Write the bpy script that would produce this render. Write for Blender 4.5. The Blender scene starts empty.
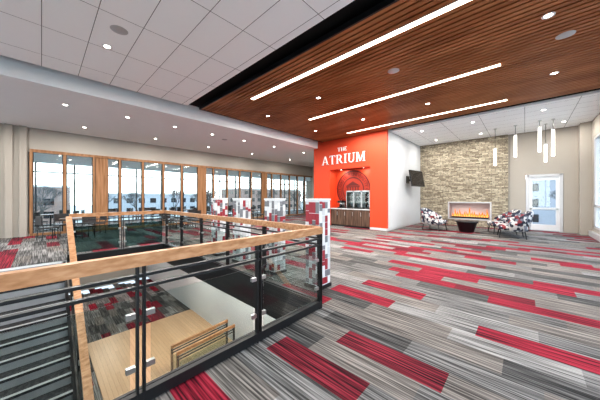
import bpy, math, random
from mathutils import Vector, Matrix
random.seed(7)
scene = bpy.context.scene
COL = scene.collection

# ------------------------------------------------------------------ materials
def newmat(name):
    m = bpy.data.materials.new(name); m.use_nodes = True
    nt = m.node_tree
    for n in list(nt.nodes): nt.nodes.remove(n)
    out = nt.nodes.new('ShaderNodeOutputMaterial')
    return m, nt, out
def N(nt, t, **kw):
    n = nt.nodes.new(t)
    for k, v in kw.items(): setattr(n, k, v)
    return n
def L(nt, a, b): nt.links.new(a, b)
def principled(name, col, rough=0.6, metal=0.0, var=0.06, vscale=3.0, bump=0.0, bscale=80, coat=0.0):
    m, nt, out = newmat(name)
    b = N(nt, 'ShaderNodeBsdfPrincipled')
    b.inputs['Roughness'].default_value = rough
    b.inputs['Metallic'].default_value = metal
    b.inputs['Coat Weight'].default_value = coat
    tc = N(nt, 'ShaderNodeTexCoord')
    no = N(nt, 'ShaderNodeTexNoise'); no.inputs['Scale'].default_value = vscale
    L(nt, tc.outputs['Object'], no.inputs['Vector'])
    mr = N(nt, 'ShaderNodeMapRange')
    mr.inputs['To Min'].default_value = 1 - var; mr.inputs['To Max'].default_value = 1 + var
    L(nt, no.outputs['Fac'], mr.inputs['Value'])
    mx = N(nt, 'ShaderNodeVectorMath', operation='SCALE')
    mx.inputs[0].default_value = col[:3]
    L(nt, mr.outputs[0], mx.inputs['Scale'])
    L(nt, mx.outputs[0], b.inputs['Base Color'])
    if bump > 0:
        n2 = N(nt, 'ShaderNodeTexNoise'); n2.inputs['Scale'].default_value = bscale
        L(nt, tc.outputs['Object'], n2.inputs['Vector'])
        bp = N(nt, 'ShaderNodeBump'); bp.inputs['Strength'].default_value = bump; bp.inputs['Distance'].default_value = 0.01
        L(nt, n2.outputs['Fac'], bp.inputs['Height']); L(nt, bp.outputs[0], b.inputs['Normal'])
    L(nt, b.outputs[0], out.inputs[0])
    return m
def emission(name, col, s):
    m, nt, out = newmat(name)
    e = N(nt, 'ShaderNodeEmission'); e.inputs[0].default_value = (*col, 1); e.inputs[1].default_value = s
    L(nt, e.outputs[0], out.inputs[0]); return m
def glass(name, tint=(0.95, 0.98, 0.97), refl=0.06, top=0.45):
    m, nt, out = newmat(name)
    t = N(nt, 'ShaderNodeBsdfTransparent'); t.inputs[0].default_value = (*tint, 1)
    g = N(nt, 'ShaderNodeBsdfGlossy'); g.inputs['Roughness'].default_value = 0.02
    lw = N(nt, 'ShaderNodeLayerWeight'); lw.inputs[0].default_value = 0.25
    mr = N(nt, 'ShaderNodeMapRange'); mr.inputs['To Min'].default_value = refl * 0.5; mr.inputs['To Max'].default_value = top
    L(nt, lw.outputs['Fresnel'], mr.inputs['Value'])
    mx = N(nt, 'ShaderNodeMixShader')
    L(nt, mr.outputs[0], mx.inputs[0]); L(nt, t.outputs[0], mx.inputs[1]); L(nt, g.outputs[0], mx.inputs[2])
    L(nt, mx.outputs[0], out.inputs[0]); return m
def striated(name, c1, c2, c3, sx=1.2, sy=55, rough=0.95, bump=0.3, axis='X', lo=0.33, hi=0.68):
    m, nt, out = newmat(name)
    b = N(nt, 'ShaderNodeBsdfPrincipled'); b.inputs['Roughness'].default_value = rough
    b.inputs['Specular IOR Level'].default_value = 0.2
    tc = N(nt, 'ShaderNodeTexCoord')
    mp = N(nt, 'ShaderNodeMapping')
    mp.inputs['Scale'].default_value = (sx, sy, sy) if axis == 'X' else ((sy, sx, sy) if axis == 'Y' else (sy, sy, sx))
    L(nt, tc.outputs['Object'], mp.inputs['Vector'])
    no = N(nt, 'ShaderNodeTexNoise'); no.inputs['Scale'].default_value = 1.0; no.inputs['Detail'].default_value = 3
    L(nt, mp.outputs[0], no.inputs['Vector'])
    cr = N(nt, 'ShaderNodeValToRGB')
    cr.color_ramp.elements[0].position = lo; cr.color_ramp.elements[0].color = (*c1, 1)
    cr.color_ramp.elements[1].position = hi; cr.color_ramp.elements[1].color = (*c3, 1)
    e = cr.color_ramp.elements.new(0.5); e.color = (*c2, 1)
    L(nt, no.outputs['Fac'], cr.inputs[0]); L(nt, cr.outputs[0], b.inputs['Base Color'])
    if bump:
        bp = N(nt, 'ShaderNodeBump'); bp.inputs['Strength'].default_value = bump; bp.inputs['Distance'].default_value = 0.005
        L(nt, no.outputs['Fac'], bp.inputs['Height']); L(nt, bp.outputs[0], b.inputs['Normal'])
    L(nt, b.outputs[0], out.inputs[0]); return m
def brickmat(name, c1, c2, cm, bw, rh, mortar, offset=0.5, vertical=False, bump=0.5, rough=0.8, squash=1.0, noise=0.0):
    m, nt, out = newmat(name)
    b = N(nt, 'ShaderNodeBsdfPrincipled'); b.inputs['Roughness'].default_value = rough
    tc = N(nt, 'ShaderNodeTexCoord')
    vec = tc.outputs['Object']
    if vertical:
        sp = N(nt, 'ShaderNodeSeparateXYZ'); cb = N(nt, 'ShaderNodeCombineXYZ')
        L(nt, vec, sp.inputs[0]); L(nt, sp.outputs[0], cb.inputs[0]); L(nt, sp.outputs[2], cb.inputs[1])
        vec = cb.outputs[0]
    br = N(nt, 'ShaderNodeTexBrick'); br.offset = offset; br.offset_frequency = 2; br.squash = squash; br.squash_frequency = 3
    br.inputs['Scale'].default_value = 1
    br.inputs['Color1'].default_value = (*c1, 1); br.inputs['Color2'].default_value = (*c2, 1)
    br.inputs['Mortar'].default_value = (*cm, 1); br.inputs['Mortar Size'].default_value = mortar
    br.inputs['Brick Width'].default_value = bw; br.inputs['Row Height'].default_value = rh
    L(nt, vec, br.inputs['Vector'])
    colout = br.outputs['Color']
    if noise:
        no = N(nt, 'ShaderNodeTexNoise'); no.inputs['Scale'].default_value = 9
        L(nt, vec, no.inputs['Vector'])
        mr = N(nt, 'ShaderNodeMapRange'); mr.inputs['To Min'].default_value = 1 - noise; mr.inputs['To Max'].default_value = 1 + noise
        L(nt, no.outputs['Fac'], mr.inputs['Value'])
        sc = N(nt, 'ShaderNodeVectorMath', operation='SCALE'); L(nt, colout, sc.inputs[0]); L(nt, mr.outputs[0], sc.inputs['Scale'])
        colout = sc.outputs[0]
    L(nt, colout, b.inputs['Base Color'])
    if bump:
        bp = N(nt, 'ShaderNodeBump'); bp.invert = True; bp.inputs['Strength'].default_value = bump; bp.inputs['Distance'].default_value = 0.02
        L(nt, br.outputs['Fac'], bp.inputs['Height']); L(nt, bp.outputs[0], b.inputs['Normal'])
    L(nt, b.outputs[0], out.inputs[0]); return m

M = {}
M['wall_beige'] = principled('paint_beige', (0.38, 0.355, 0.315), 0.85, var=0.03)
M['wall_tan'] = principled('paint_tan', (0.35, 0.32, 0.28), 0.85, var=0.03)
M['wall_grey'] = principled('paint_light_grey', (0.50, 0.51, 0.52), 0.85, var=0.03)
M['white'] = principled('paint_white', (0.84, 0.85, 0.85), 0.8, var=0.02)
M['offwhite'] = principled('tile_offwhite', (0.62, 0.63, 0.64), 0.6, var=0.02)
M['red'] = principled('paint_orange_red', (0.53, 0.050, 0.011), 0.6, var=0.03)
M['reddark'] = principled('paint_dark_red', (0.10, 0.008, 0.004), 0.6)
M['redmid'] = principled('paint_mid_red', (0.32, 0.024, 0.007), 0.6)
M['black'] = principled('black_steel', (0.010, 0.010, 0.011), 0.4, var=0.1)
M['blackmatte'] = principled('black_plenum', (0.005, 0.005, 0.005), 0.9)
M['steel'] = principled('brushed_steel', (0.6, 0.6, 0.6), 0.3, 1.0)
M['alum'] = principled('aluminium_frame', (0.50, 0.50, 0.51), 0.4, 0.3)
M['glass'] = glass('clear_glass')
M['railglass'] = glass('rail_glass', (0.88, 0.93, 0.92), 0.06, 0.3)
M['tealglass'] = glass('tinted_rail_glass', (0.42, 0.56, 0.56), 0.10)
M['darkglass'] = principled('dark_screen', (0.01, 0.01, 0.012), 0.12)
M['tile'] = brickmat('ceiling_tile', (0.95, 0.96, 0.96), (0.94, 0.95, 0.95), (0.20, 0.20, 0.20), 1.3, 0.65, 0.006, offset=0.0, bump=0.1)
M['soffit'] = principled('soffit_paint', (0.86, 0.86, 0.85), 0.85, var=0.02)
M['slat'] = striated('wood_slat', (0.29, 0.105, 0.038), (0.38, 0.15, 0.058), (0.47, 0.20, 0.085), 0.7, 2.2, 0.45, 0.0)
M['rail'] = striated('wood_handrail', (0.29, 0.145, 0.07), (0.38, 0.20, 0.105), (0.46, 0.265, 0.15), 8, 25, 0.35, 0.0, 'Y')
M['frame'] = striated('wood_frame', (0.20, 0.10, 0.048), (0.28, 0.15, 0.075), (0.36, 0.20, 0.11), 1.0, 25, 0.4, 0.0, 'Z')
M['lowwood'] = brickmat('lower_wood_floor', (0.46, 0.30, 0.18), (0.40, 0.255, 0.15), (0.25, 0.15, 0.08), 1.4, 0.11, 0.003, bump=0.0, rough=0.4)
M['stone'] = brickmat('ledger_stone', (0.54, 0.47, 0.35), (0.22, 0.18, 0.13), (0.07, 0.06, 0.05), 0.28, 0.07, 0.008, vertical=True, squash=0.6, noise=0.45, bump=0.9)
M['g1'] = striated('carpet_grey_light', (0.05, 0.047, 0.046), (0.155, 0.148, 0.144), (0.30, 0.29, 0.28), lo=0.37, hi=0.64)
M['g2'] = striated('carpet_grey_mid', (0.028, 0.027, 0.026), (0.098, 0.094, 0.092), (0.215, 0.205, 0.20), lo=0.37, hi=0.64)
M['g3'] = striated('carpet_charcoal', (0.012, 0.012, 0.012), (0.048, 0.046, 0.045), (0.125, 0.12, 0.117), lo=0.37, hi=0.64)
M['g4'] = striated('carpet_taupe', (0.042, 0.037, 0.034), (0.115, 0.103, 0.095), (0.23, 0.205, 0.187), lo=0.37, hi=0.64)
M['r1'] = striated('carpet_red', (0.035, 0.004, 0.008), (0.165, 0.008, 0.020), (0.28, 0.026, 0.045), lo=0.37, hi=0.64)
M['r2'] = striated('carpet_red_dark', (0.014, 0.004, 0.006), (0.09, 0.008, 0.015), (0.21, 0.024, 0.038), lo=0.37, hi=0.64)
M['tred'] = principled('tile_red', (0.27, 0.022, 0.035), 0.5)
M['tnavy'] = principled('tile_slate', (0.16, 0.165, 0.18), 0.5)
M['tread'] = striated('stair_rubber', (0.03, 0.03, 0.032), (0.045, 0.045, 0.048), (0.07, 0.07, 0.075), 20, 20)
M['riser'] = principled('stair_riser', (0.34, 0.34, 0.35), 0.7)
M['cab'] = striated('dark_walnut', (0.06, 0.037, 0.027), (0.10, 0.062, 0.045), (0.15, 0.093, 0.067), 1.5, 20, 0.4, 0.0, 'Z')
M['lamp'] = emission('lamp_glow', (1.0, 0.93, 0.82), 14)
M['stripglow'] = emission('strip_glow', (1.0, 0.88, 0.70), 6)
M['pend'] = emission('pendant_glow', (1.0, 0.96, 0.90), 2.5)
M['flame'] = emission('flame', (1.0, 0.22, 0.03), 1.1)
M['flame2'] = emission('flame_core', (1.0, 0.46, 0.12), 1.5)
M['firebk'] = principled('firebox_liner', (0.50, 0.44, 0.44), 0.5)
M['concrete'] = principled('concrete', (0.5, 0.49, 0.47), 0.9, var=0.12, bump=0.2)
M['asphalt'] = principled('asphalt', (0.20, 0.20, 0.21), 0.9, var=0.2, vscale=0.2)
M['grass'] = principled('winter_grass', (0.34, 0.34, 0.31), 0.95, var=0.3, vscale=0.15)
M['brick'] = principled('building_brick', (0.20, 0.14, 0.12), 0.9, var=0.2)
M['bldg'] = principled('building_grey', (0.27, 0.28, 0.30), 0.8, var=0.1)
M['bark'] = principled('bark', (0.05, 0.043, 0.038), 0.95)
M['chairblk'] = principled('chair_dark_vinyl', (0.02, 0.017, 0.017), 0.5)

def fabric():
    m, nt, out = newmat('patterned_upholstery')
    b = N(nt, 'ShaderNodeBsdfPrincipled'); b.inputs['Roughness'].default_value = 0.9
    tc = N(nt, 'ShaderNodeTexCoord')
    v = N(nt, 'ShaderNodeTexVoronoi'); v.inputs['Scale'].default_value = 12; v.distance = 'CHEBYCHEV'
    L(nt, tc.outputs['Object'], v.inputs['Vector'])
    sp = N(nt, 'ShaderNodeSeparateColor'); L(nt, v.outputs['Color'], sp.inputs[0])
    cr = N(nt, 'ShaderNodeValToRGB'); cr.color_ramp.interpolation = 'CONSTANT'
    cr.color_ramp.elements[0].color = (0.46, 0.45, 0.44, 1); cr.color_ramp.elements[0].position = 0
    cr.color_ramp.elements[1].color = (0.018, 0.020, 0.035, 1); cr.color_ramp.elements[1].position = 0.40
    e = cr.color_ramp.elements.new(0.78); e.color = (0.18, 0.028, 0.033, 1)
    e = cr.color_ramp.elements.new(0.86); e.color = (0.12, 0.13, 0.16, 1)
    L(nt, sp.outputs[0], cr.inputs[0]); L(nt, cr.outputs[0], b.inputs['Base Color'])
    L(nt, b.outputs[0], out.inputs[0]); return m
M['fabric'] = fabric()

# ------------------------------------------------------------------ mesh builder
class MB:
    def __init__(s): s.v = []; s.f = []; s.m = []; s.mats = []; s.sm = []
    def mi(s, k):
        if k not in s.mats: s.mats.append(k)
        return s.mats.index(k)
    def add(s, vs, fs, k, smooth=False):
        o = len(s.v); s.v += [tuple(p) for p in vs]; i = s.mi(k)
        for f in fs: s.f.append(tuple(o + a for a in f)); s.m.append(i); s.sm.append(smooth)
    def box(s, a, b, k):
        x0, x1 = sorted((a[0], b[0])); y0, y1 = sorted((a[1], b[1])); z0, z1 = sorted((a[2], b[2]))
        vs = [(x0,y0,z0),(x1,y0,z0),(x1,y1,z0),(x0,y1,z0),(x0,y0,z1),(x1,y0,z1),(x1,y1,z1),(x0,y1,z1)]
        s.add(vs, [(0,3,2,1),(4,5,6,7),(0,1,5,4),(1,2,6,5),(2,3,7,6),(3,0,4,7)], k)
    def beam(s, A, B, w, h, k):
        A = Vector(A); B = Vector(B); d = B - A; n = Vector((-d.y, d.x, 0)).normalized() * w / 2; u = Vector((0, 0, h / 2))
        vs = [A-n-u, A+n-u, A+n+u, A-n+u, B-n-u, B+n-u, B+n+u, B-n+u]
        s.add(vs, [(0,1,2,3),(7,6,5,4),(0,4,5,1),(1,5,6,2),(2,6,7,3),(3,7,4,0)], k)
    def tube(s, A, B, r, k, r2=None, n=10, caps=True):
        A = Vector(A); B = Vector(B); r2 = r if r2 is None else r2
        q = (B - A).to_track_quat('Z', 'Y'); vs = []
        for P, rr in ((A, r), (B, r2)):
            for i in range(n):
                a = 2 * math.pi * i / n; vs.append(P + q @ Vector((rr * math.cos(a), rr * math.sin(a), 0)))
        fs = [(i, (i+1) % n, n + (i+1) % n, n + i) for i in range(n)]
        s.add(vs, fs, k, True)
        if caps: s.add(vs, [tuple(range(n-1, -1, -1)), tuple(range(n, 2*n))], k)
    def lathe(s, prof, k, c=(0,0,0), n=28):
        vs = []
        for r, z in prof:
            for i in range(n):
                a = 2*math.pi*i/n; vs.append((c[0]+r*math.cos(a), c[1]+r*math.sin(a), c[2]+z))
        fs = []
        for j in range(len(prof)-1):
            for i in range(n): fs.append((j*n+i, j*n+(i+1)%n, (j+1)*n+(i+1)%n, (j+1)*n+i))
        s.add(vs, fs, k, True)
    def rbox(s, a, b, r, k):
        x0,y0,z0 = a; x1,y1,z1 = b; n = 5; vs = []
        prof = [(z0, r), (z0+0.3*r, 0.3*r), (z0+r, 0), (z1-r, 0), (z1-0.3*r, 0.3*r), (z1, r)]
        cnt = None
        for z, ins in prof:
            ring = []
            for cx, cy, a0 in ((x1-r, y1-r, 0), (x0+r, y1-r, 90), (x0+r, y0+r, 180), (x1-r, y0+r, 270)):
                for i in range(n):
                    t = math.radians(a0 + 90*i/(n-1)); rr = max(r-ins, 0.001)
                    ring.append((cx+rr*math.cos(t), cy+rr*math.sin(t), z))
            cnt = len(ring); vs += ring
        fs = []
        for j in range(len(prof)-1):
            for i in range(cnt): fs.append((j*cnt+i, j*cnt+(i+1)%cnt, (j+1)*cnt+(i+1)%cnt, (j+1)*cnt+i))
        fs.append(tuple(range(cnt-1, -1, -1))); fs.append(tuple(range((len(prof)-1)*cnt, len(prof)*cnt)))
        s.add(vs, fs, k, True)
    def mesh(s, name):
        me = bpy.data.meshes.new(name); me.from_pydata(s.v, [], s.f)
        for k in s.mats: me.materials.append(M[k])
        for p, i, sm in zip(me.polygons, s.m, s.sm): p.material_index = i; p.use_smooth = sm
        me.update(); return me
    def obj(s, name, loc=(0,0,0), rot=0, parent=None, scale=1):
        o = bpy.data.objects.new(name, s.mesh(name)); COL.objects.link(o)
        o.location = loc; o.rotation_euler = (0, 0, rot); o.scale = (scale,)*3
        if parent: o.parent = parent
        return o
def inst(name, me, loc, rot=0, scale=1):
    o = bpy.data.objects.new(name, me); COL.objects.link(o); o.location = loc; o.rotation_euler = (0,0,rot); o.scale = (scale,)*3
    return o
def box(name, a, b, k):
    m = MB(); m.box(a, b, k); return m.obj(name)

XL, XR, YB, YF = -14.84, 2.05, -6.0, 16.15
ZC, ZS = 4.75, 4.45
YRED, XG = 11.08, -4.74
OX0, OX1, OY0, OY1 = -8.5, -2.2, -1.7, 2.72
YC = 17.6

# ------------------------------------------------------------------ floor (carpet planks)
def subtract(r, h):
    x0,x1,y0,y1 = r; a0,a1,b0,b1 = h
    if x1 <= a0 or x0 >= a1 or y1 <= b0 or y0 >= b1: return [r]
    out = []
    if x0 < a0: out.append((x0,a0,y0,y1))
    if x1 > a1: out.append((a1,x1,y0,y1))
    cx0, cx1 = max(x0,a0), min(x1,a1)
    if y0 < b0: out.append((cx0,cx1,y0,b0))
    if y1 > b1: out.append((cx0,cx1,b1,y1))
    return out
RW, PL = 0.30, 1.03
forced_red = [(-1.5, 1.77), (-1.0, 2.37), (-1.8, 0.87), (-0.05, 3.5), (-2.2, 3.45), (-1.6, 4.3), (-0.3, 4.7), (0.6, 4.7), (-3.2, 3.0)]
forced_grey = [(-0.5, 1.7), (-0.6, 2.05), (0.2, 2.4), (-2.1, 2.3), (-1.5, 2.05), (-1.5, 2.7), (-0.6, 2.7), (0.3, 2.1), (-1.3, 3.1), (-0.5, 3.1)]
fm = MB()
y = 0.42 - RW * 22; row = 0
rc = random.Random(21)
while y < YC:
    off = [0.0, 0.52, 0.26, 0.78][row % 4] * PL
    x = XL - PL + off; run = 0
    if 1.61 < y < 1.64: x = -2.0 - 14*PL
    if 2.21 < y < 2.24: x = -1.53 - 14*PL
    while x < XR:
        p = 0.20 if run == 0 else (0.45 if run == 1 else 0.15)
        red = rc.random() < p
        run = run + 1 if red else 0
        cx, cy = x + PL/2, y + RW/2
        near = cx > -2.6 and cy < 3.2
        if near: red = False
        for fx, fy in forced_red:
            if x <= fx < x + PL and y <= fy < y + RW: red = True; run = 2
        for fx, fy in forced_grey:
            if x <= fx < x + PL and y <= fy < y + RW: red = False
        k = rc.choice(['r1','r1','r2']) if red else rc.choice(['g1','g2','g2','g3','g4','g4'])
        r = (max(x, XL), min(x+PL, XR), max(y, YB), min(y+RW, YC))
        if r[1] > r[0] and r[3] > r[2]:
            for q in subtract(r, (OX0, OX1, OY0, OY1)):
                fm.add([(q[0],q[2],0),(q[1],q[2],0),(q[1],q[3],0),(q[0],q[3],0)], [(0,1,2,3)], k)
        x += PL
    y += RW; row += 1
for q in subtract((XL-0.2, XR+0.2, YB-0.2, YC+0.2), (OX0, OX1, OY0, OY1)):
    fm.box((q[0], q[2], -0.45), (q[1], q[3], -0.006), 'white')
fm.obj('floor')
fa = MB()
fa.box((OX0, OY1-0.03, -0.46), (OX1, OY1, 0.10), 'black')
fa.box((OX1-0.03, OY0, -0.46), (OX1, OY1, 0.10), 'black')
fa.box((OX0, 0.44, -0.46), (OX0+0.03, OY1, 0.10), 'black')
fa.box((OX0, OY0, -0.46), (OX1, OY0+0.03, 0.10), 'black')
fa.obj('trim_opening_fascia')

# ------------------------------------------------------------------ lower level
lz = -4.2
lf = MB()
y = -4.0; row = 0
while y < 5.2:
    x = -20 + (row % 4) * 0.26
    while x < 0.4:
        k = random.choice(['r1','g1','g2','g3','r2','g4','g1','g2','g3'])
        lf.add([(x,y,lz),(x+PL,y,lz),(x+PL,y+RW,lz),(x,y+RW,lz)], [(0,1,2,3)], k); x += PL
    y += RW; row += 1
lf.box((-12.6, 1.2, lz), (-8.0, 5.25, lz+0.02), 'lowwood')
lf.box((-8.0, 0.9, lz), (-1.0, 5.25, lz+0.02), 'lowwood')
lf.obj('floor_lower_level')
box('wall_lower_right', (-20, 5.25, lz), (1.5, 5.4, -0.46), 'wall_grey')
box('wall_lower_left', (-20, -4.2, lz), (1.5, -4.0, -0.46), 'wall_grey')
box('wall_lower_far', (-20.2, -4.2, lz), (-20, 5.4, -0.46), 'wall_beige')
box('wall_lower_near', (1.5, -4.2, lz), (1.7, 5.4, -0.46), 'wall_grey')
box('ceiling_lower_level', (-20.2, -4.2, -0.6), (XL-0.2, 5.4, -0.46), 'white')

# ------------------------------------------------------------------ staircase
st = MB(); ns = 24; rz = 4.2/ns; rx = 6.6/ns
for i in range(ns - 1):
    x0 = OX0 + 0.03 + i*rx; z = -(i+1)*rz
    st.box((x0, -1.55, z-0.045), (x0+rx+0.03, 0.37, z), 'tread')
    st.box((x0, -1.55, z), (x0+0.02, 0.37, z+rz-0.045), 'riser')
    st.box((x0+rx-0.03, -1.55, z), (x0+rx+0.032, 0.37, z+0.006), 'riser')
for yy in (0.39, -1.58):
    st.beam((OX0+0.03, yy, -0.20), (OX0+6.35, yy, -0.20-6.32*rz/rx), 0.05, 0.36, 'black')
st.obj('staircase')

# ------------------------------------------------------------------ railings
def railing(name, P0, P1, n, endposts=(True, True), base=True, gk='railglass', rw=0.07, clips=True):
    A = Vector(P0); B = Vector(P1); m = MB(); U = Vector((0,0,1))
    d = (B - A); dh = Vector((d.x, d.y, 0)).normalized(); nn = Vector((-dh.y, dh.x, 0))
    m.beam(A+U*1.12, B+U*1.12, rw, 0.095, 'rail')
    m.beam(A+U*1.0, B+U*1.0, 0.04, 0.022, 'black')
    m.beam(A+U*0.91, B+U*0.91, 0.04, 0.022, 'black')
    if base: m.beam(A+U*0.06, B+U*0.06, 0.05, 0.09, 'black')
    for i in range(n+1):
        if (i == 0 and not endposts[0]) or (i == n and not endposts[1]): continue
        P = A.lerp(B, i/n)
        if i == 0: P = P + dh*0.03
        if i == n: P = P - dh*0.03
        for s in (-0.022, 0.022):
            C = P + dh*s
            vs = []
            for z in (0.0, 1.075):
                for ex, ey in ((-1,-1),(1,-1),(1,1),(-1,1)):
                    vs.append(C + dh*0.007*ex + nn*0.026*ey + U*z)
            m.add(vs, [(0,3,2,1),(4,5,6,7),(0,1,5,4),(1,2,6,5),(2,3,7,6),(3,0,4,7)], 'black')
        if clips:
          for zz in (0.30, 0.70):
            for s in (-1, 1):
                if (i == 0 and s < 0) or (i == n and s > 0): continue
                slope = d.z/max(Vector((d.x,d.y,0)).length, 1e-6)
                Q = P + dh*s*0.035 + U*(zz + slope*s*0.035); R = P + dh*s*0.095 + U*(zz + slope*s*0.095)
                m.beam(Q, R, 0.035, 0.04, 'steel')
    for i in range(n):
        a = A.lerp(B, i/n); b = A.lerp(B, (i+1)/n)
        m.beam(a + dh*0.07 + U*0.49, b - dh*0.07 + U*0.49, 0.012, 0.68, gk)
    return m.obj(name)
rl = 'stair_guard_railing'
railing(rl, (OX1+0.04, -1.72, 0), (OX1+0.04, OY1+0.04, 0), 4)
railing(rl, (OX1+0.0, OY1+0.04, 0), (OX0, OY1+0.04, 0), 5, (False, True))
railing(rl, (OX0-0.04, OY1, 0), (OX0-0.04, 0.48, 0), 2, (False, True), gk='tealglass')
railing(rl, (OX0+0.02, OY0-0.04, 0), (OX1, OY0-0.04, 0), 5)
zr = -rz/rx
railing('staircase_handrail', (OX0+0.05, 0.47, -0.06), (OX0+6.3, 0.47, -0.06+6.25*zr), 5, rw=0.11)
railing('lower_guard_railing', (-8.0, 2.9, lz-0.25), (-7.9, 4.9, lz-0.1), 1, clips=False)
railing('lower_guard_railing', (-8.5, 2.9, lz-0.25), (-8.4, 4.9, lz-0.1), 1, clips=False)

# ------------------------------------------------------------------ walls
TOP = 3.45
WY0 = -0.33
w = MB()
w.box((XL-0.2, WY0-1.6, 0), (XL, WY0-0.0, ZS+0.4), 'wall_beige')
for yy in (WY0-0.95, WY0-0.55, WY0-0.18):
    w.box((XL, yy-0.10, 0), (XL+0.10, yy+0.10, ZS), 'wall_tan')
w.obj('wall_left')
box('wall_left_upper', (XL-0.2, WY0, TOP+0.12), (XL, YC, ZS+0.4), 'wall_beige')
box('wall_left_end', (XL-0.2, YB, 3.45), (XL, WY0-1.6, ZS+0.4), 'wall_beige')
wf = MB()
wf.box((XL-0.10, WY0, TOP), (XL+0.06, YC, TOP+0.12), 'frame')
wf.box((XL-0.10, WY0, 0), (XL+0.04, YC, 0.10), 'frame')
ys = []; yy = WY0
while yy < YC - 0.5:
    ys.append(yy); yy += 0.99
solid = {2, 7, 12}
for i, yy in enumerate(ys):
    wf.box((XL-0.08, yy-0.01, 0.1), (XL+0.06, yy+0.08, TOP), 'frame')
    wf.box((XL-0.04, yy+0.08, 0.1), (XL+0.02, yy+0.11, TOP), 'black')
    wf.box((XL-0.04, yy-0.04, 0.1), (XL+0.02, yy-0.01, TOP), 'black')
    if i in solid:
        wf.box((XL-0.05, yy+0.10, 0.1), (XL+0.03, yy+0.55, TOP), 'frame')
wf.box((XL-0.02, WY0, 0.1), (XL-0.01, YC, TOP), 'glass')
wf.obj('window_1')

# sunroom beyond the glass partition
XS = -19.5
box('floor_sunroom', (XS-0.2, -8, -0.4), (XL-0.21, 22, 0.0), 'g4')
box('ceiling_sunroom', (XS-0.2, -8, 3.5), (XL-0.21, 22, 3.7), 'soffit')
wf = MB(); yy = -8
while yy <= 22:
    wf.box((XS-0.06, yy, 0), (XS+0.06, yy+0.07, 3.5), 'black'); yy += 1.55
for z in (0.0, 2.95): wf.box((XS-0.06, -8, z), (XS+0.06, 22, z+0.07), 'black')
wf.box((XS-0.01, -8, 0), (XS, 22, 3.5), 'glass')
wf.obj('window_5')
box('wall_sunroom_end', (XS, 22, 0), (XL-0.21, 22.15, 3.5), 'wall_beige')

box('wall_corridor_end', (XL-0.2, YC, 0), (XG, YC+0.2, ZS+0.4), 'wall_beige')
r = MB()
NX0, NX1, NZ = -8.05, -5.6, 3.12
YN = 11.75
r.box((-9.2, YRED, 0), (NX0, YRED+0.15, ZC+0.15), 'red')
r.box((NX1, YRED, 0), (XG-0.0, YRED+0.15, ZC+0.15), 'red')
r.box((NX0, YRED, NZ), (NX1, YRED+0.15, ZC+0.15), 'red')
r.box((NX0-0.1, YRED+0.15, 0), (NX0, YN+0.1, NZ), 'red')
r.box((NX1, YRED+0.15, 0), (NX1+0.1, YN+0.1, NZ), 'red')
r.box((NX0-0.1, YN, 0), (NX1+0.1, YN+0.1, NZ), 'red')
r.box((NX0-0.1, YRED+0.15, NZ), (NX1+0.1, YN+0.1, NZ+0.1), 'red')
r.obj('wall_red_feature')
box('wall_grey_side', (XG-0.15, YRED+0.15, 0), (XG, YF+0.2, ZC+0.15), 'wall_grey')
box('wall_block_side', (-9.2, YRED+0.15, 0), (-9.05, YC, ZC+0.15), 'wall_beige')
bb = MB()
bb.box((-9.2, YRED-0.012, 0), (NX0, YRED, 0.11), 'wall_grey'); bb.box((NX1, YRED-0.012, 0), (XG, YRED, 0.11), 'wall_grey')
bb.obj('baseboard_red')
box('baseboard_side', (XG, YRED, 0), (XG+0.012, YF-0.12, 0.11), 'alum')
FX0, FX1, FZ0, FZ1 = -3.2, -1.32, 0.40, 1.28
SX1 = -0.62
box('wall_stone_left', (XG, YF-0.12, 0), (FX0-0.001, YF+0.1, ZC+0.1), 'stone')
box('wall_stone_right', (FX1+0.001, YF-0.12, 0), (SX1, YF+0.1, ZC+0.1), 'stone')
box('wall_stone_lower', (FX0, YF-0.12, 0), (FX1, YF+0.1, FZ0-0.001), 'stone')
box('wall_stone_upper', (FX0, YF-0.12, FZ1+0.001), (FX1, YF+0.1, ZC+0.1), 'stone')
DX0, DX1, DZ = 0.10, 1.22, 2.62
box('wall_back_left', (SX1, YF, 0), (DX0-0.06, YF+0.18, ZC+0.15), 'wall_tan')
box('wall_back_right', (DX1+0.06, YF, 0), (XR+0.2, YF+0.18, ZC+0.15), 'wall_tan')
box('wall_back_upper', (DX0-0.06, YF, DZ+0.06), (DX1+0.06, YF+0.18, ZC+0.15), 'wall_tan')
box('wall_corner_pier', (XR-0.32, YF-0.5, 0), (XR, YF, ZC+0.1), 'wall_tan')
box('baseboard_back', (SX1, YF-0.012, 0), (DX0-0.06, YF, 0.11), 'wall_grey')
# fireplace
f = MB()
f.box((FX0, YF+0.42, FZ0), (FX1, YF+0.45, FZ1), 'firebk')
f.box((FX0, YF-0.10, FZ0), (FX1, YF+0.45, FZ0+0.03), 'black'); f.box((FX0, YF-0.10, FZ1-0.03), (FX1, YF+0.45, FZ1), 'firebk')
f.box((FX0, YF-0.10, FZ0), (FX0+0.02, YF+0.45, FZ1), 'firebk'); f.box((FX1-0.02, YF-0.10, FZ0), (FX1, YF+0.45, FZ1), 'firebk')
for a, b in (((FX0-0.05, FZ0-0.05), (FX1+0.05, FZ0+0.01)), ((FX0-0.05, FZ1-0.01), (FX1+0.05, FZ1+0.05)), ((FX0-0.05, FZ0), (FX0+0.01, FZ1)), ((FX1-0.01, FZ0), (FX1+0.05, FZ1))):
    f.box((a[0], YF-0.145, a[1]), (b[0], YF-0.121, b[1]), 'alum')
f.box((FX0+0.1, YF+0.05, FZ0+0.03), (FX1-0.1, YF+0.3, FZ0+0.10), 'black')
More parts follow.
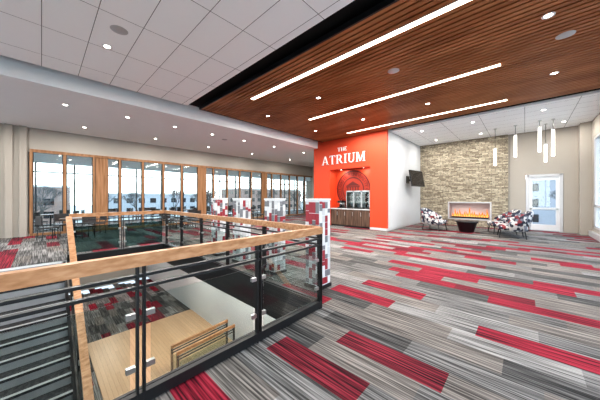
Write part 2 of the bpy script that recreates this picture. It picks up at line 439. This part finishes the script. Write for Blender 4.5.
for i in range(15):
    x = FX0+0.15 + i*(FX1-FX0-0.3)/14; h = random.uniform(0.12, 0.55)
    dx = random.uniform(-0.04, 0.04)
    for sc_, kk, yo in ((1.0, 'flame', 0.0), (0.55, 'flame2', -0.06)):
        hh = h*sc_
        f.lathe([(0.03, 0), (0.050*sc_+0.01, hh*0.2), (0.038*sc_, hh*0.45)], kk, (x, YF+0.17+yo, FZ0+0.10), 8)
        f.tube((x, YF+0.17+yo, FZ0+0.10+hh*0.45), (x+dx, YF+0.17+yo, FZ0+0.10+hh), 0.038*sc_, kk, 0.003, 8)
fo = f.obj('fireplace')
ld = bpy.data.lights.new('firelight', 'AREA'); ld.shape = 'RECTANGLE'; ld.size = 1.5; ld.size_y = 0.1; ld.energy = 9; ld.color = (1.0, 0.7, 0.55)
lo = bpy.data.objects.new('burner_glow', ld); COL.objects.link(lo); lo.parent = fo; lo.location = ((FX0+FX1)/2, YF+0.17, FZ0+0.12); lo.rotation_euler = (math.pi, 0, 0)
# door
d = MB()
d.box((DX0-0.05, YF-0.03, 0), (DX0+0.05, YF+0.15, DZ+0.05), 'alum'); d.box((DX1-0.05, YF-0.03, 0), (DX1+0.05, YF+0.15, DZ+0.05), 'alum')
d.box((DX0, YF-0.03, DZ-0.05), (DX1, YF+0.15, DZ+0.05), 'alum')
d.box((DX0+0.05, YF+0.02, 0.02), (DX0+0.17, YF+0.07, DZ-0.05), 'offwhite'); d.box((DX1-0.17, YF+0.02, 0.02), (DX1-0.05, YF+0.07, DZ-0.05), 'offwhite')
d.box((DX0+0.17, YF+0.02, 0.02), (DX1-0.17, YF+0.07, 0.30), 'offwhite'); d.box((DX0+0.17, YF+0.02, DZ-0.18), (DX1-0.17, YF+0.07, DZ-0.05), 'offwhite')
d.box((DX0+0.17, YF+0.02, 1.0), (DX1-0.17, YF+0.07, 1.1), 'offwhite')
d.box((DX0+0.17, YF+0.04, 0.3), (DX1-0.17, YF+0.05, DZ-0.18), 'glass')
d.box((DX0+0.1, YF-0.04, 1.02), (DX1-0.1, YF-0.02, 1.07), 'steel')
d.box((DX0+0.1, YF-0.04, 1.02), (DX0+0.14, YF+0.03, 1.07), 'steel'); d.box((DX1-0.14, YF-0.04, 1.02), (DX1-0.1, YF+0.03, 1.07), 'steel')
d.obj('door_1')
# right window wall
box('wall_right_upper', (XR, YB, 4.0), (XR+0.2, YF, ZC+0.15), 'wall_tan'); box('wall_right_lower', (XR, YB, 0), (XR+0.2, YF, 0.35), 'wall_tan')
box('wall_right', (XR, YF-0.9, 0.35), (XR+0.2, YF, 4.0), 'wall_tan')
wf = MB(); yy = YB
while yy < YF-0.9:
    wf.box((XR, yy, 0.35), (XR+0.12, yy+0.08, 4.0), 'alum'); yy += 1.5
wf.box((XR, YF-0.98, 0.35), (XR+0.12, YF-0.9, 4.0), 'alum')
for z in (0.35, 1.2, 3.92): wf.box((XR, YB, z), (XR+0.12, YF-0.9, z+0.08), 'alum')
wf.box((XR+0.05, YB, 0.35), (XR+0.06, YF-0.9, 4.0), 'glass')
wf.obj('window_2')
box('baseboard_right', (XR-0.10, 3.0, 0.0), (XR, YF-0.55, 0.20), 'alum')
box('wall_near_upper', (XL-0.2, YB-0.2, 3.8), (XR+0.2, YB, ZC+0.2), 'wall_beige'); box('wall_near_lower', (XL-0.2, YB-0.2, 0), (XR+0.2, YB, 0.3), 'wall_beige')
wf = MB(); xx = XL
while xx < XR:
    wf.box((xx, YB-0.1, 0.3), (xx+0.1, YB, 3.8), 'alum'); xx += 1.5
wf.box((XL, YB-0.06, 0.3), (XR, YB-0.05, 3.8), 'glass'); wf.obj('window_3')
wf = MB()
for yv in (YB, WY0-1.7): wf.box((XL-0.1, yv, 0), (XL, yv+0.1, 3.45), 'frame')
wf.box((XL-0.05, YB, 0), (XL-0.04, WY0-1.6, 3.45), 'glass'); wf.obj('window_4')

# ------------------------------------------------------------------ ceilings
box('ceiling', (XL-0.2, YB-0.2, ZC+0.20), (XR+0.2, YC+0.2, ZC+0.35), 'blackmatte')
box('ceiling_tile_near', (-8.5, YB, ZC), (XR, 3.42, ZC+0.04), 'tile')
box('ceiling_tile_far', (XG, 11.42, ZC), (XR, YF, ZC+0.04), 'tile')
box('trim_tile_edge_far', (XG, 11.38, ZC-0.02), (XR, 11.42, ZC+0.06), 'white')
c = MB()
c.box((XL, YB, ZS), (-8.95, YC, ZS+0.04), 'soffit'); c.box((-8.95, YB, ZS), (-8.9, YC, ZC+0.2), 'white')
c.obj('ceiling_soffit')
sl = MB(); y = 3.90
strips = [(4.63), (7.45), (10.30)]
SXa, SXb = -6.42, -0.42
PITCH, SW = 0.135, 0.092
while y < 11.0:
    segs = [(-8.5, XR)]
    for sy in strips:
        if y < sy+0.075 and y+SW > sy-0.075: segs = [(-8.5, SXa), (SXb, XR)]
    for a, b in segs:
        sl.box((a, y, ZC), (b, y+SW, ZC+0.035), 'slat')
    y += PITCH
sl.box((-8.5, 3.86, ZC-0.01), (XR, 3.90, ZC+0.10), 'black')
sl.box((-8.54, 3.86, ZC-0.01), (-8.5, 11.08, ZC+0.10), 'black')
sl.box((-8.5, 3.9, ZC+0.06), (XR, 11.08, ZC+0.12), 'blackmatte')
sl.obj('ceiling_wood_slats')
for sy in strips:
    o = MB(); o.box((SXa, sy-0.06, ZC-0.005), (SXb, sy+0.06, ZC+0.03), 'stripglow')
    o.box((SXa, sy-0.07, ZC+0.0), (SXb, sy-0.06, ZC+0.055), 'alum'); o.box((SXa, sy+0.06, ZC+0.0), (SXb, sy+0.07, ZC+0.055), 'alum')
    ob = o.obj('linear_ceiling_light')
    ld = bpy.data.lights.new('strip_lamp', 'AREA'); ld.shape = 'RECTANGLE'; ld.size = 6.0; ld.size_y = 0.12; ld.energy = 190; ld.color = (1.0, 0.95, 0.89)
    lo = bpy.data.objects.new('lamp', ld); COL.objects.link(lo); lo.parent = ob; lo.location = ((SXa+SXb)/2, sy, ZC-0.012)

# ------------------------------------------------------------------ downlights
dm = MB()
dm.lathe([(0.055, 0.0), (0.085, -0.008), (0.09, 0.0)], 'white', n=20)
dm.add([(0.055*math.cos(i*math.pi/8), 0.055*math.sin(i*math.pi/8), -0.002) for i in range(16)], [tuple(range(15,-1,-1))], 'lamp')
dme = dm.mesh('recessed_downlight')
def downlight(x, y, z, e=45, s=1.0):
    o = inst('recessed_downlight', dme, (x, y, z-0.001), 0, s)
    ld = bpy.data.lights.new('downlight_lamp', 'AREA'); ld.shape = 'DISK'; ld.size = 0.12; ld.energy = e; ld.color = (1.0, 0.96, 0.91)
    lo = bpy.data.objects.new('lamp', ld); COL.objects.link(lo); lo.parent = o; lo.location = (0, 0, -0.012)
for yy in (-3.2, -1.2, 0.5, 2.1, 3.7, 5.3, 7.0, 9.0, 11.5, 14): downlight(-10.4, yy, ZS, 44)
for yy in (-1.5, 1.2, 3.8, 6.5, 9.5, 13): downlight(-13.2, yy, ZS, 44)
for x in (-7.3, -4.8, 0.3): downlight(x, 6.0, ZC, 50)
for x in (-7.3, -4.8, -2.4, 0.55): downlight(x, 8.9, ZC, 50)
for x in (-6.4, -3.8, -1.0): downlight(x, 0.94, ZC, 50)
for x in (-6.4, -3.2, 0): downlight(x, -3, ZC, 50)
for x, yy in ((-3.6, 12.4), (-1.6, 12.4), (0.5, 12.4), (-3.6, 14.9), (-1.6, 14.9), (1.2, 14.9)): downlight(x, yy, ZC, 36)
for x in (-7.5, -6.15): downlight(x, YRED+0.36, NZ, 9, 0.7)
for x, yy in ((-11, 3.6), (-7.5, 4.2), (-4.5, 4.2), (-11, -0.5)): downlight(x, yy, -0.451, 90)  # unseen fixtures under the slab, added to brighten the lower level and stairs
downlight(-17, 2.5, -0.6, 90)  # another unseen fixture, added to light the lower level
for yy in (1, 5, 9, 13): downlight(-17, yy, 3.5, 45)
sp = MB(); sp.lathe([(0.0, -0.012), (0.11, -0.012), (0.14, 0)], 'alum', n=24)
spm = sp.mesh('ceiling_speaker')
for p in ((-5.6, 1.0, ZC), (0.58, 7.3-0.35, ZC), (-2.4, 6.0, ZC), (-10.9, 6.2, ZS)): inst('ceiling_speaker', spm, p)

# ------------------------------------------------------------------ pendants
for x, yy, zb, ln in ((-1.0, 14.3, 3.05, 0.75), (-0.3, 14.2, 3.35, 0.95), (0.45, 14.0, 3.45, 1.0), (0.66, 14.8, 3.1, 0.75), (0.84, 14.1, 3.25, 1.05)):
    p = MB(); p.tube((x, yy, zb), (x, yy, zb+ln), 0.05, 'pend', n=14); p.tube((x, yy, zb+ln), (x, yy, zb+ln+0.06), 0.052, 'steel', n=14)
    p.tube((x, yy, zb+ln+0.06), (x, yy, ZC), 0.008, 'black', n=6); p.tube((x, yy, ZC-0.03), (x, yy, ZC), 0.06, 'steel', n=14)
    p.obj('pendant_light')

# ------------------------------------------------------------------ text sign (serif letters built from strokes) + seal
def text(name, body, size, loc, k, ext=0.02, rot=(math.pi/2, 0, 0), sx=1.0, parent=None, space=1.0):
    cu = bpy.data.curves.new(name, 'FONT'); cu.body = body; cu.size = size; cu.extrude = ext; cu.align_x = 'CENTER'; cu.align_y = 'CENTER'
    cu.space_character = space
    cu.materials.append(M[k])
    o = bpy.data.objects.new(name, cu); COL.objects.link(o); o.location = loc; o.rotation_euler = rot; o.scale = (sx, 1, 1)
    if parent: o.parent = parent
    return o
def quad(m, pts, k, d=0.04):
    n = len(pts); vs = [(x, -d, z) for x, z in pts] + [(x, 0, z) for x, z in pts]
    m.add(vs, [tuple(range(n)), tuple(range(2*n-1, n-1, -1))] + [(i, i+n, (i+1) % n + n, (i+1) % n) for i in range(n)], k)
def stroke(m, x0, z0, x1, z1, w):
    quad(m, [(x0-w/2, z0), (x0+w/2, z0), (x1+w/2, z1), (x1-w/2, z1)], 'white')
def hbar(m, x0, x1, z, h): quad(m, [(x0, z-h/2), (x1, z-h/2), (x1, z+h/2), (x0, z+h/2)], 'white')
def arc(m, cx, cz, rx_, rz_, a0, a1, w0, w1, n=14):
    P = []
    for i in range(n+1):
        t = math.radians(a0+(a1-a0)*i/n); P.append((math.cos(t), math.sin(t)))
    for i in range(n):
        (c0, s0), (c1, s1) = P[i], P[i+1]
        ri = (rx_-w0, rz_-w1)
        quad(m, [(cx+rx_*c0, cz+rz_*s0), (cx+rx_*c1, cz+rz_*s1), (cx+ri[0]*c1, cz+ri[1]*s1), (cx+ri[0]*c0, cz+ri[1]*s0)], 'white')
def letter(ch, ox, oz, H):
    m = MB(); T = 0.15; t = 0.075; s = 0.055
    def serif(x, z, w=0.30): hbar(m, x-w/2, x+w/2, z+(s/2 if z == 0 else -s/2), s)
    if ch == 'A':
        stroke(m, 0.08, 0, 0.40, 1, t); stroke(m, 0.78, 0, 0.44, 1, T); hbar(m, 0.2, 0.68, 0.33, 0.06); serif(0.08, 0, .26); serif(0.78, 0, .30); W = 0.9
    if ch == 'T':
        stroke(m, 0.40, 0, 0.40, 1, T); hbar(m, 0.02, 0.78, 0.965, 0.07); stroke(m, 0.04, 0.78, 0.04, 1, 0.05); stroke(m, 0.76, 0.78, 0.76, 1, 0.05); serif(0.40, 0); W = 0.80
    if ch == 'R':
        stroke(m, 0.14, 0, 0.14, 1, T); serif(0.14, 0); hbar(m, 0.0, 0.4, 0.97, 0.06); hbar(m, 0.14, 0.4, 0.49, 0.06); arc(m, 0.38, 0.73, 0.29, 0.27, -90, 90, T, 0.06); stroke(m, 0.74, 0, 0.42, 0.5, T); serif(0.77, 0, .22); W = 0.86
    if ch == 'I':
        stroke(m, 0.18, 0, 0.18, 1, T); serif(0.18, 0, .34); serif(0.18, 1, .34); W = 0.36
    if ch == 'U':
        stroke(m, 0.16, 0.32, 0.16, 1, T); stroke(m, 0.70, 0.32, 0.70, 1, t); arc(m, 0.411, 0.33, 0.326, 0.34, 180, 360, 0.11, 0.09); serif(0.16, 1); serif(0.70, 1, .26); W = 0.84
    if ch == 'M':
        stroke(m, 0.12, 0, 0.14, 1, t); stroke(m, 0.18, 1, 0.52, 0.02, T); stroke(m, 0.52, 0.02, 0.86, 1, t); stroke(m, 0.92, 0, 0.90, 1, T); serif(0.12, 0, .24); serif(0.92, 0, .30); serif(0.12, 1, .2); serif(0.92, 1, .26); W = 1.06
    if ch == 'H':
        stroke(m, 0.15, 0, 0.15, 1, T); stroke(m, 0.70, 0, 0.70, 1, T); hbar(m, 0.15, 0.7, 0.5, 0.06)
        for x in (0.15, 0.70): serif(x, 0); serif(x, 1)
        W = 0.86
    if ch == 'E':
        stroke(m, 0.15, 0, 0.15, 1, T); hbar(m, 0.0, 0.62, 0.965, 0.07); hbar(m, 0.0, 0.66, 0.035, 0.07); hbar(m, 0.15, 0.5, 0.5, 0.06); stroke(m, 0.61, 0.8, 0.61, 1, 0.045); stroke(m, 0.645, 0, 0.645, 0.22, 0.045); W = 0.70
    return m, W
sign = bpy.data.objects.new('atrium_wall_sign', None); COL.objects.link(sign); sign.location = (-7.2, YRED-0.003, 3.42)
def word(wd_, H, z, gap):
    ms = [letter(ch, 0, 0, H) for ch in wd_]; tot = (sum(w for _, w in ms) + gap*(len(ms)-1))*H; x = -tot/2
    for (m, w), ch in zip(ms, wd_):
        o = m.obj('letter_'+ch, (x, 0, z), parent=sign); o.scale = (H, 1, H); x += (w+gap)*H
word('ATRIUM', 0.49, 0, 0.14)
word('THE', 0.21, 0.66, 0.18)

seal = bpy.data.objects.new('university_seal_emblem', None); COL.objects.link(seal); seal.location = (-6.95, YN-0.003, 2.02)
sm = MB()
def ring(m, r0, r1, k, n=48, d=0.012):
    vs = []
    for i in range(n):
        a = 2*math.pi*i/n
        for rr in (r0, r1): vs.append((rr*math.cos(a), 0, rr*math.sin(a)))
    for i in range(n):
        for rr in (r0, r1):
            a = 2*math.pi*i/n; vs.append((rr*math.cos(a), -d, rr*math.sin(a)))
    fs = []
    for i in range(n):
        j = (i+1) % n; a, b, c2, d2 = 2*i, 2*i+1, 2*j+1, 2*j
        o = 2*n
        fs += [(o+a, o+b, o+c2, o+d2), (a, o+a, o+d2, d2), (b, c2, o+c2, o+b)]
    m.add(vs, fs, k)
ring(sm, 0.001, 0.97, 'redmid', d=0.006)
ring(sm, 0.98, 1.05, 'reddark'); ring(sm, 0.62, 0.68, 'reddark')
for i in range(5):
    x = -0.32+i*0.16; sm.box((x-0.035, -0.014, -0.22), (x+0.035, 0, 0.12), 'reddark')
sm.box((-0.42, -0.014, -0.30), (0.42, 0, -0.22), 'reddark'); sm.box((-0.42, -0.014, 0.12), (0.42, 0, 0.18), 'reddark')
sm.add([(-0.44, -0.014, 0.20), (0.44, -0.014, 0.20), (0, -0.014, 0.45)], [(0, 1, 2)], 'reddark')
sm.obj('rings', parent=seal)
S = 'UNIVERSITY OF THE ATRIUM * MDCCCLXXXIII * '
for i, ch in enumerate(S):
    if ch == ' ': continue
    a = math.pi/2 - 2*math.pi*i/len(S)
    text('letter', ch, 0.28, (0.83*math.cos(a), -0.008, 0.83*math.sin(a)), 'reddark', 0.008, (math.pi/2, -(a-math.pi/2), 0), parent=seal)

# ------------------------------------------------------------------ coffee bar
cb = MB()
cb.box((NX0+0.01, YRED+0.12, 0.08), (NX1-0.01, YN-0.01, 0.93), 'cab'); cb.box((NX0+0.01, YRED+0.16, 0.0), (NX1-0.01, YN-0.01, 0.08), 'black')
cb.box((NX0+0.01, YRED+0.06, 0.93), (NX1-0.01, YN-0.01, 0.98), 'wall_grey')
nd = 5; wd = (NX1-NX0-0.04)/nd
for i in range(nd):
    x = NX0+0.02+i*wd; cb.box((x+0.01, YRED+0.10, 0.10), (x+wd-0.01, YRED+0.12, 0.90), 'cab')
    cb.box((x+wd-0.06, YRED+0.08, 0.6), (x+wd-0.045, YRED+0.10, 0.8), 'steel')
cb.obj('coffee_bar_counter')
me = MB(); ex0, ex1 = -7.05, -5.68; nb = 3; we = (ex1-ex0)/nb; Y0 = YRED+0.14; ZT = 1.93
for i in range(nb):
    a = ex0+i*we; b = a+we-0.015
    me.box((a, Y0, 0.98), (a+0.03, Y0+0.48, ZT), 'steel'); me.box((b-0.03, Y0, 0.98), (b, Y0+0.48, ZT), 'steel')
    me.box((a, Y0, 0.98), (b, Y0+0.48, 1.06), 'black'); me.box((a, Y0, ZT-0.06), (b, Y0+0.48, ZT), 'steel')
    me.box((a, Y0+0.44, 0.98), (b, Y0+0.48, ZT), 'darkglass')
    for z in (1.33, 1.60): me.box((a+0.03, Y0+0.05, z), (b-0.03, Y0+0.43, z+0.02), 'alum')
    for z in (1.06, 1.35, 1.62):
        for j in range(3):
            x = a+0.10+j*0.12; me.tube((x, Y0+0.25, z), (x, Y0+0.25, z+0.14), 0.03, random.choice(['cab', 'chairblk', 'tnavy']), n=8)
    me.box((a+0.03, Y0+0.01, 1.06), (b-0.03, Y0+0.016, ZT-0.08), 'glass')
me.obj('glass_display_cooler')
br = MB()
br.box((-7.65, Y0+0.05, 0.98), (-7.35, Y0+0.42, 1.03), 'black'); br.box((-7.65, Y0+0.28, 1.03), (-7.35, Y0+0.42, 1.28), 'steel'); br.box((-7.65, Y0+0.05, 1.28), (-7.35, Y0+0.42, 1.4), 'black')
br.lathe([(0.0, 0), (0.08, 0), (0.09, 0.1), (0.05, 0.17), (0.05, 0.19)], 'darkglass', (-7.5, Y0+0.15, 1.03), 14)
br.obj('coffee_maker')

# ------------------------------------------------------------------ television
tv = MB()
tv.box((-0.72, -0.03, -0.44), (0.72, 0.03, 0.44), 'black'); tv.box((-0.69, -0.034, -0.41), (0.69, -0.03, 0.41), 'darkglass')
tv.box((-0.15, 0.03, -0.15), (0.15, 0.08, 0.15), 'black')
tv.box((-0.04, 0.03, -0.05), (0.04, 0.42, 0.05), 'black')
o = tv.obj('wall_mounted_television', (-4.28, 13.9, 2.6)); o.rotation_euler = (math.radians(-10), 0, math.radians(90-8))
box('television_wall_bracket', (XG, 13.6, 2.35), (XG+0.04, 14.0, 2.75), 'black')

# ------------------------------------------------------------------ lounge chairs + table
def lounge_chair():
    m = MB()
    m.rbox((-0.40, -0.38, 0.27), (0.38, 0.38, 0.46), 0.06, 'fabric')
    n = 22; vs = []
    for i in range(n):
        a = math.radians(78 + 204*i/(n-1)); c = abs((i-(n-1)/2)/((n-1)/2))
        top = 0.94 - 0.36*max(0, (c-0.30)/0.70)**1.2
        lean = 0.10*(1-c)
        for rr, z, l in ((0.40, 0.26, 0), (0.48, 0.26, 0), (0.50, top-0.03, lean), (0.47, top, lean), (0.43, top-0.02, lean)):
            vs.append((rr*1.0*math.cos(a)-l, rr*0.96*math.sin(a), z))
    fs = []
    for i in range(n-1):
        for j in range(5):
            k = (j+1) % 5; fs.append((i*5+j, i*5+k, (i+1)*5+k, (i+1)*5+j))
    fs += [(0, 1, 2, 3, 4)[::-1], tuple((n-1)*5+j for j in range(5))]
    m.add(vs, fs, 'fabric', True)
    for sx, sy in ((0.30, 0.30), (0.30, -0.30), (-0.32, 0.28), (-0.32, -0.28)):
        m.tube((sx*1.15, sy*1.15, 0), (sx, sy, 0.30), 0.013, 'black', 0.022, 8)
    return m.mesh('lounge_armchair')
lc = lounge_chair()
inst('lounge_armchair', lc, (-3.2, 13.0, 0), math.radians(-12), 1.12)
inst('lounge_armchair', lc, (-0.40, 12.7, 0), math.radians(188), 1.12)
inst('lounge_armchair', lc, (-0.75, 13.85, 0), math.radians(200), 1.12)
ct = MB(); ct.lathe([(0.0, 0.0), (0.27, 0.0), (0.28, 0.02), (0.40, 0.44), (0.44, 0.45), (0.45, 0.47), (0.45, 0.50), (0.43, 0.51), (0, 0.51)], 'black')
ct.obj('round_coffee_table', (-1.95, 13.3, 0))

# ------------------------------------------------------------------ donor pedestals
def pedestal(seed):
    rd = random.Random(seed)
    m = MB(); w = 0.155
    m.box((-w-0.02, -w-0.02, 0), (w+0.02, w+0.02, 0.06), 'black')
    m.box((-w, -w, 0.06), (w, w, 1.54), 'offwhite')
    for side in range(4):
        for cI in range(4):
            z = 0.08; x0 = -w+0.006+cI*(2*w-0.006)/4; x1 = x0+(2*w-0.006)/4-0.006
            while z < 1.49:
                h = rd.choice([0.08, 0.12, 0.2]); z1 = min(z+h, 1.53)
                k = rd.choice(['offwhite', 'tred', 'wall_grey', 'tnavy', 'offwhite', 'wall_grey', 'tred', 'offwhite', 'tred', 'tnavy'])
                a = (x0, -w-0.008, z); b = (x1, -w, z1-0.01)
                if side == 0: m.box(a, b, k)
                if side == 1: m.box((w, x0, z), (w+0.008, x1, z1-0.01), k)
                if side == 2: m.box((x0, w, z), (x1, w+0.008, z1-0.01), k)
                if side == 3: m.box((-w-0.008, x0, z), (-w, x1, z1-0.01), k)
                z = z1
    m.box((-w-0.012, -w-0.012, 1.54), (w+0.012, w+0.012, 1.57), 'offwhite')
    return m.mesh('donor_display_pedestal')
for i, x in enumerate((-2.73, -3.9, -5.15, -6.25)): inst('donor_display_pedestal', pedestal(i+3), (x, 3.4, 0), 0)

# ------------------------------------------------------------------ dining tables / chairs by left windows
def dchair():
    m = MB()
    m.rbox((-0.23, -0.23, 0.43), (0.23, 0.23, 0.48), 0.02, 'chairblk')
    for s in (-1, 1):
        m.tube((0.2, 0.2*s, 0), (0.2, 0.2*s, 0.44), 0.014, 'black', n=8); m.tube((-0.24, 0.2*s, 0), (-0.2, 0.2*s, 0.44), 0.014, 'black', n=8)
        m.tube((-0.2, 0.2*s, 0.44), (-0.27, 0.2*s, 0.9), 0.014, 'black', n=8)
    m.beam((-0.255, -0.22, 0.74), (-0.255, 0.22, 0.74), 0.03, 0.32, 'chairblk')
    return m.mesh('dining_chair')
def dtable():
    m = MB()
    m.lathe([(0, 0.72), (0.44, 0.72), (0.45, 0.735), (0.44, 0.75), (0, 0.75)], 'cab'); m.tube((0,0,0.02), (0,0,0.72), 0.035, 'black')
    m.lathe([(0, 0.0), (0.28, 0.0), (0.27, 0.02), (0.04, 0.04)], 'black'); return m.mesh('dining_table')
dc, dt = dchair(), dtable()
spots = [(-13.3, 0.9), (-13.3, 5.0), (-13.3, 9.3)] + [(-17.0, y_) for y_ in (0.3, 2.5, 4.7, 6.9, 9.1, 11.3, 13.5)]
for i, (tx, yy) in enumerate(spots):
    inst('dining_table', dt, (tx, yy, 0))
    for a in (20, 110, 200, 290):
        aa = math.radians(a + i*13)
        inst('dining_chair', dc, (tx+0.78*math.cos(aa), yy+0.78*math.sin(aa), 0), aa+math.pi)

# ------------------------------------------------------------------ exterior
box('exterior_ground', (-260, -200, -5.2), (260, 300, -5.0), 'grass')
box('exterior_parking_lot', (-72, -60, -5.0), (-37, 90, -4.95), 'asphalt')
def building(x0, y0, x1, y1, h, k):
    m = MB(); m.box((x0, y0, -5), (x1, y1, h), k); m.box((x0-0.2, y0-0.2, h), (x1+0.2, y1+0.2, h+0.5), 'concrete')
    z = -3.6
    while z < h-1.8:
        y = y0+1.5
        while y < y1-2.5: m.box((x1, y, z), (x1+0.06, y+1.8, z+1.6), 'darkglass'); y += 3.4
        x = x0+1.5
        while x < x1-2.5:
            m.box((x, y0-0.06, z), (x+1.8, y0, z+1.6), 'darkglass'); x += 3.4
        z += 3.2
    m.obj('exterior_building')
building(-105, -25, -85, 5, 4.0, 'brick'); building(-115, 14, -95, 48, 2.5, 'bldg'); building(-105, 58, -88, 95, 5, 'brick')
building(-25, 70, 5, 90, 5, 'bldg'); building(10, 50, 40, 70, 7, 'brick'); building(60, -20, 80, 40, 6, 'bldg')
def tree(h):
    m = MB()
    def br(P, D, ln, r, dep):
        Q = P + D*ln; m.tube(P, Q, r, 'bark', r*0.65, 5, False)
        if dep == 0: return
        for _ in range(3):
            nd = (D + Vector((random.uniform(-.7,.7), random.uniform(-.7,.7), random.uniform(-.1,.5)))).normalized()
            br(Q, nd, ln*0.74, r*0.6, dep-1)
    br(Vector((0,0,0)), Vector((0,0,1)), h*0.32, h*0.028, 6)
    return m.mesh('exterior_tree')
tms = [tree(8), tree(9)]
for x, y in ((-33,-2),(-34,17),(-34,38),(-76,0),(-78,10),(-77,18),(-79,28),(-77,38),(-78,50),(-76,60),(-5,45),(4,38),(22,30)):
    inst('exterior_tree', random.choice(tms), (x, y, -5), random.uniform(0, 6), random.uniform(0.75, 1.0))
cm = MB(); cm.rbox((-2.2, -0.9, 0.3), (2.2, 0.9, 0.9), 0.15, 'bldg'); cm.rbox((-1.2, -0.8, 0.85), (1.3, 0.8, 1.45), 0.2, 'darkglass')
for sx in (-1.4, 1.4):
    for sy in (-0.9, 0.75): cm.tube((sx, sy, 0.33), (sx, sy+0.15, 0.33), 0.33, 'chairblk', n=14)
cme = cm.mesh('parked_car')
for x, y in ((-41,-6),(-41,0),(-41,3),(-41,9),(-41,15),(-41,21),(-50,4),(-50,13),(-50,25),(-60,8),(-60,20),(-60,30)): inst('parked_car', cme, (x, y, -4.95))

# ------------------------------------------------------------------ world
wd = bpy.data.worlds.new('sky'); scene.world = wd; wd.use_nodes = True; nt = wd.node_tree
for n in list(nt.nodes): nt.nodes.remove(n)
out = N(nt, 'ShaderNodeOutputWorld'); bg = N(nt, 'ShaderNodeBackground'); tc = N(nt, 'ShaderNodeTexCoord')
spx = N(nt, 'ShaderNodeSeparateXYZ'); L(nt, tc.outputs['Generated'], spx.inputs[0])
cr = N(nt, 'ShaderNodeValToRGB'); cr.color_ramp.elements[0].position = 0.0; cr.color_ramp.elements[0].color = (0.95, 0.97, 1.0, 1)
cr.color_ramp.elements[1].position = 0.6; cr.color_ramp.elements[1].color = (0.55, 0.73, 1.0, 1)
L(nt, spx.outputs[2], cr.inputs[0]); L(nt, cr.outputs[0], bg.inputs[0]); bg.inputs[1].default_value = 4.3
L(nt, bg.outputs[0], out.inputs[0])

# ------------------------------------------------------------------ camera
cam = bpy.data.cameras.new('camera'); cam.sensor_width = 36; cam.lens = 241/600*36; cam.shift_y = -3/600
cam.clip_start = 0.05; cam.clip_end = 800
co = bpy.data.objects.new('camera', cam); COL.objects.link(co); co.location = (0, 0, 1.6); co.rotation_euler = (math.pi/2, 0, math.radians(43))
scene.camera = co
scene.view_settings.view_transform = 'Standard'
try: scene.view_settings.look = 'Medium High Contrast'
except Exception: pass
scene.view_settings.exposure = 0.3
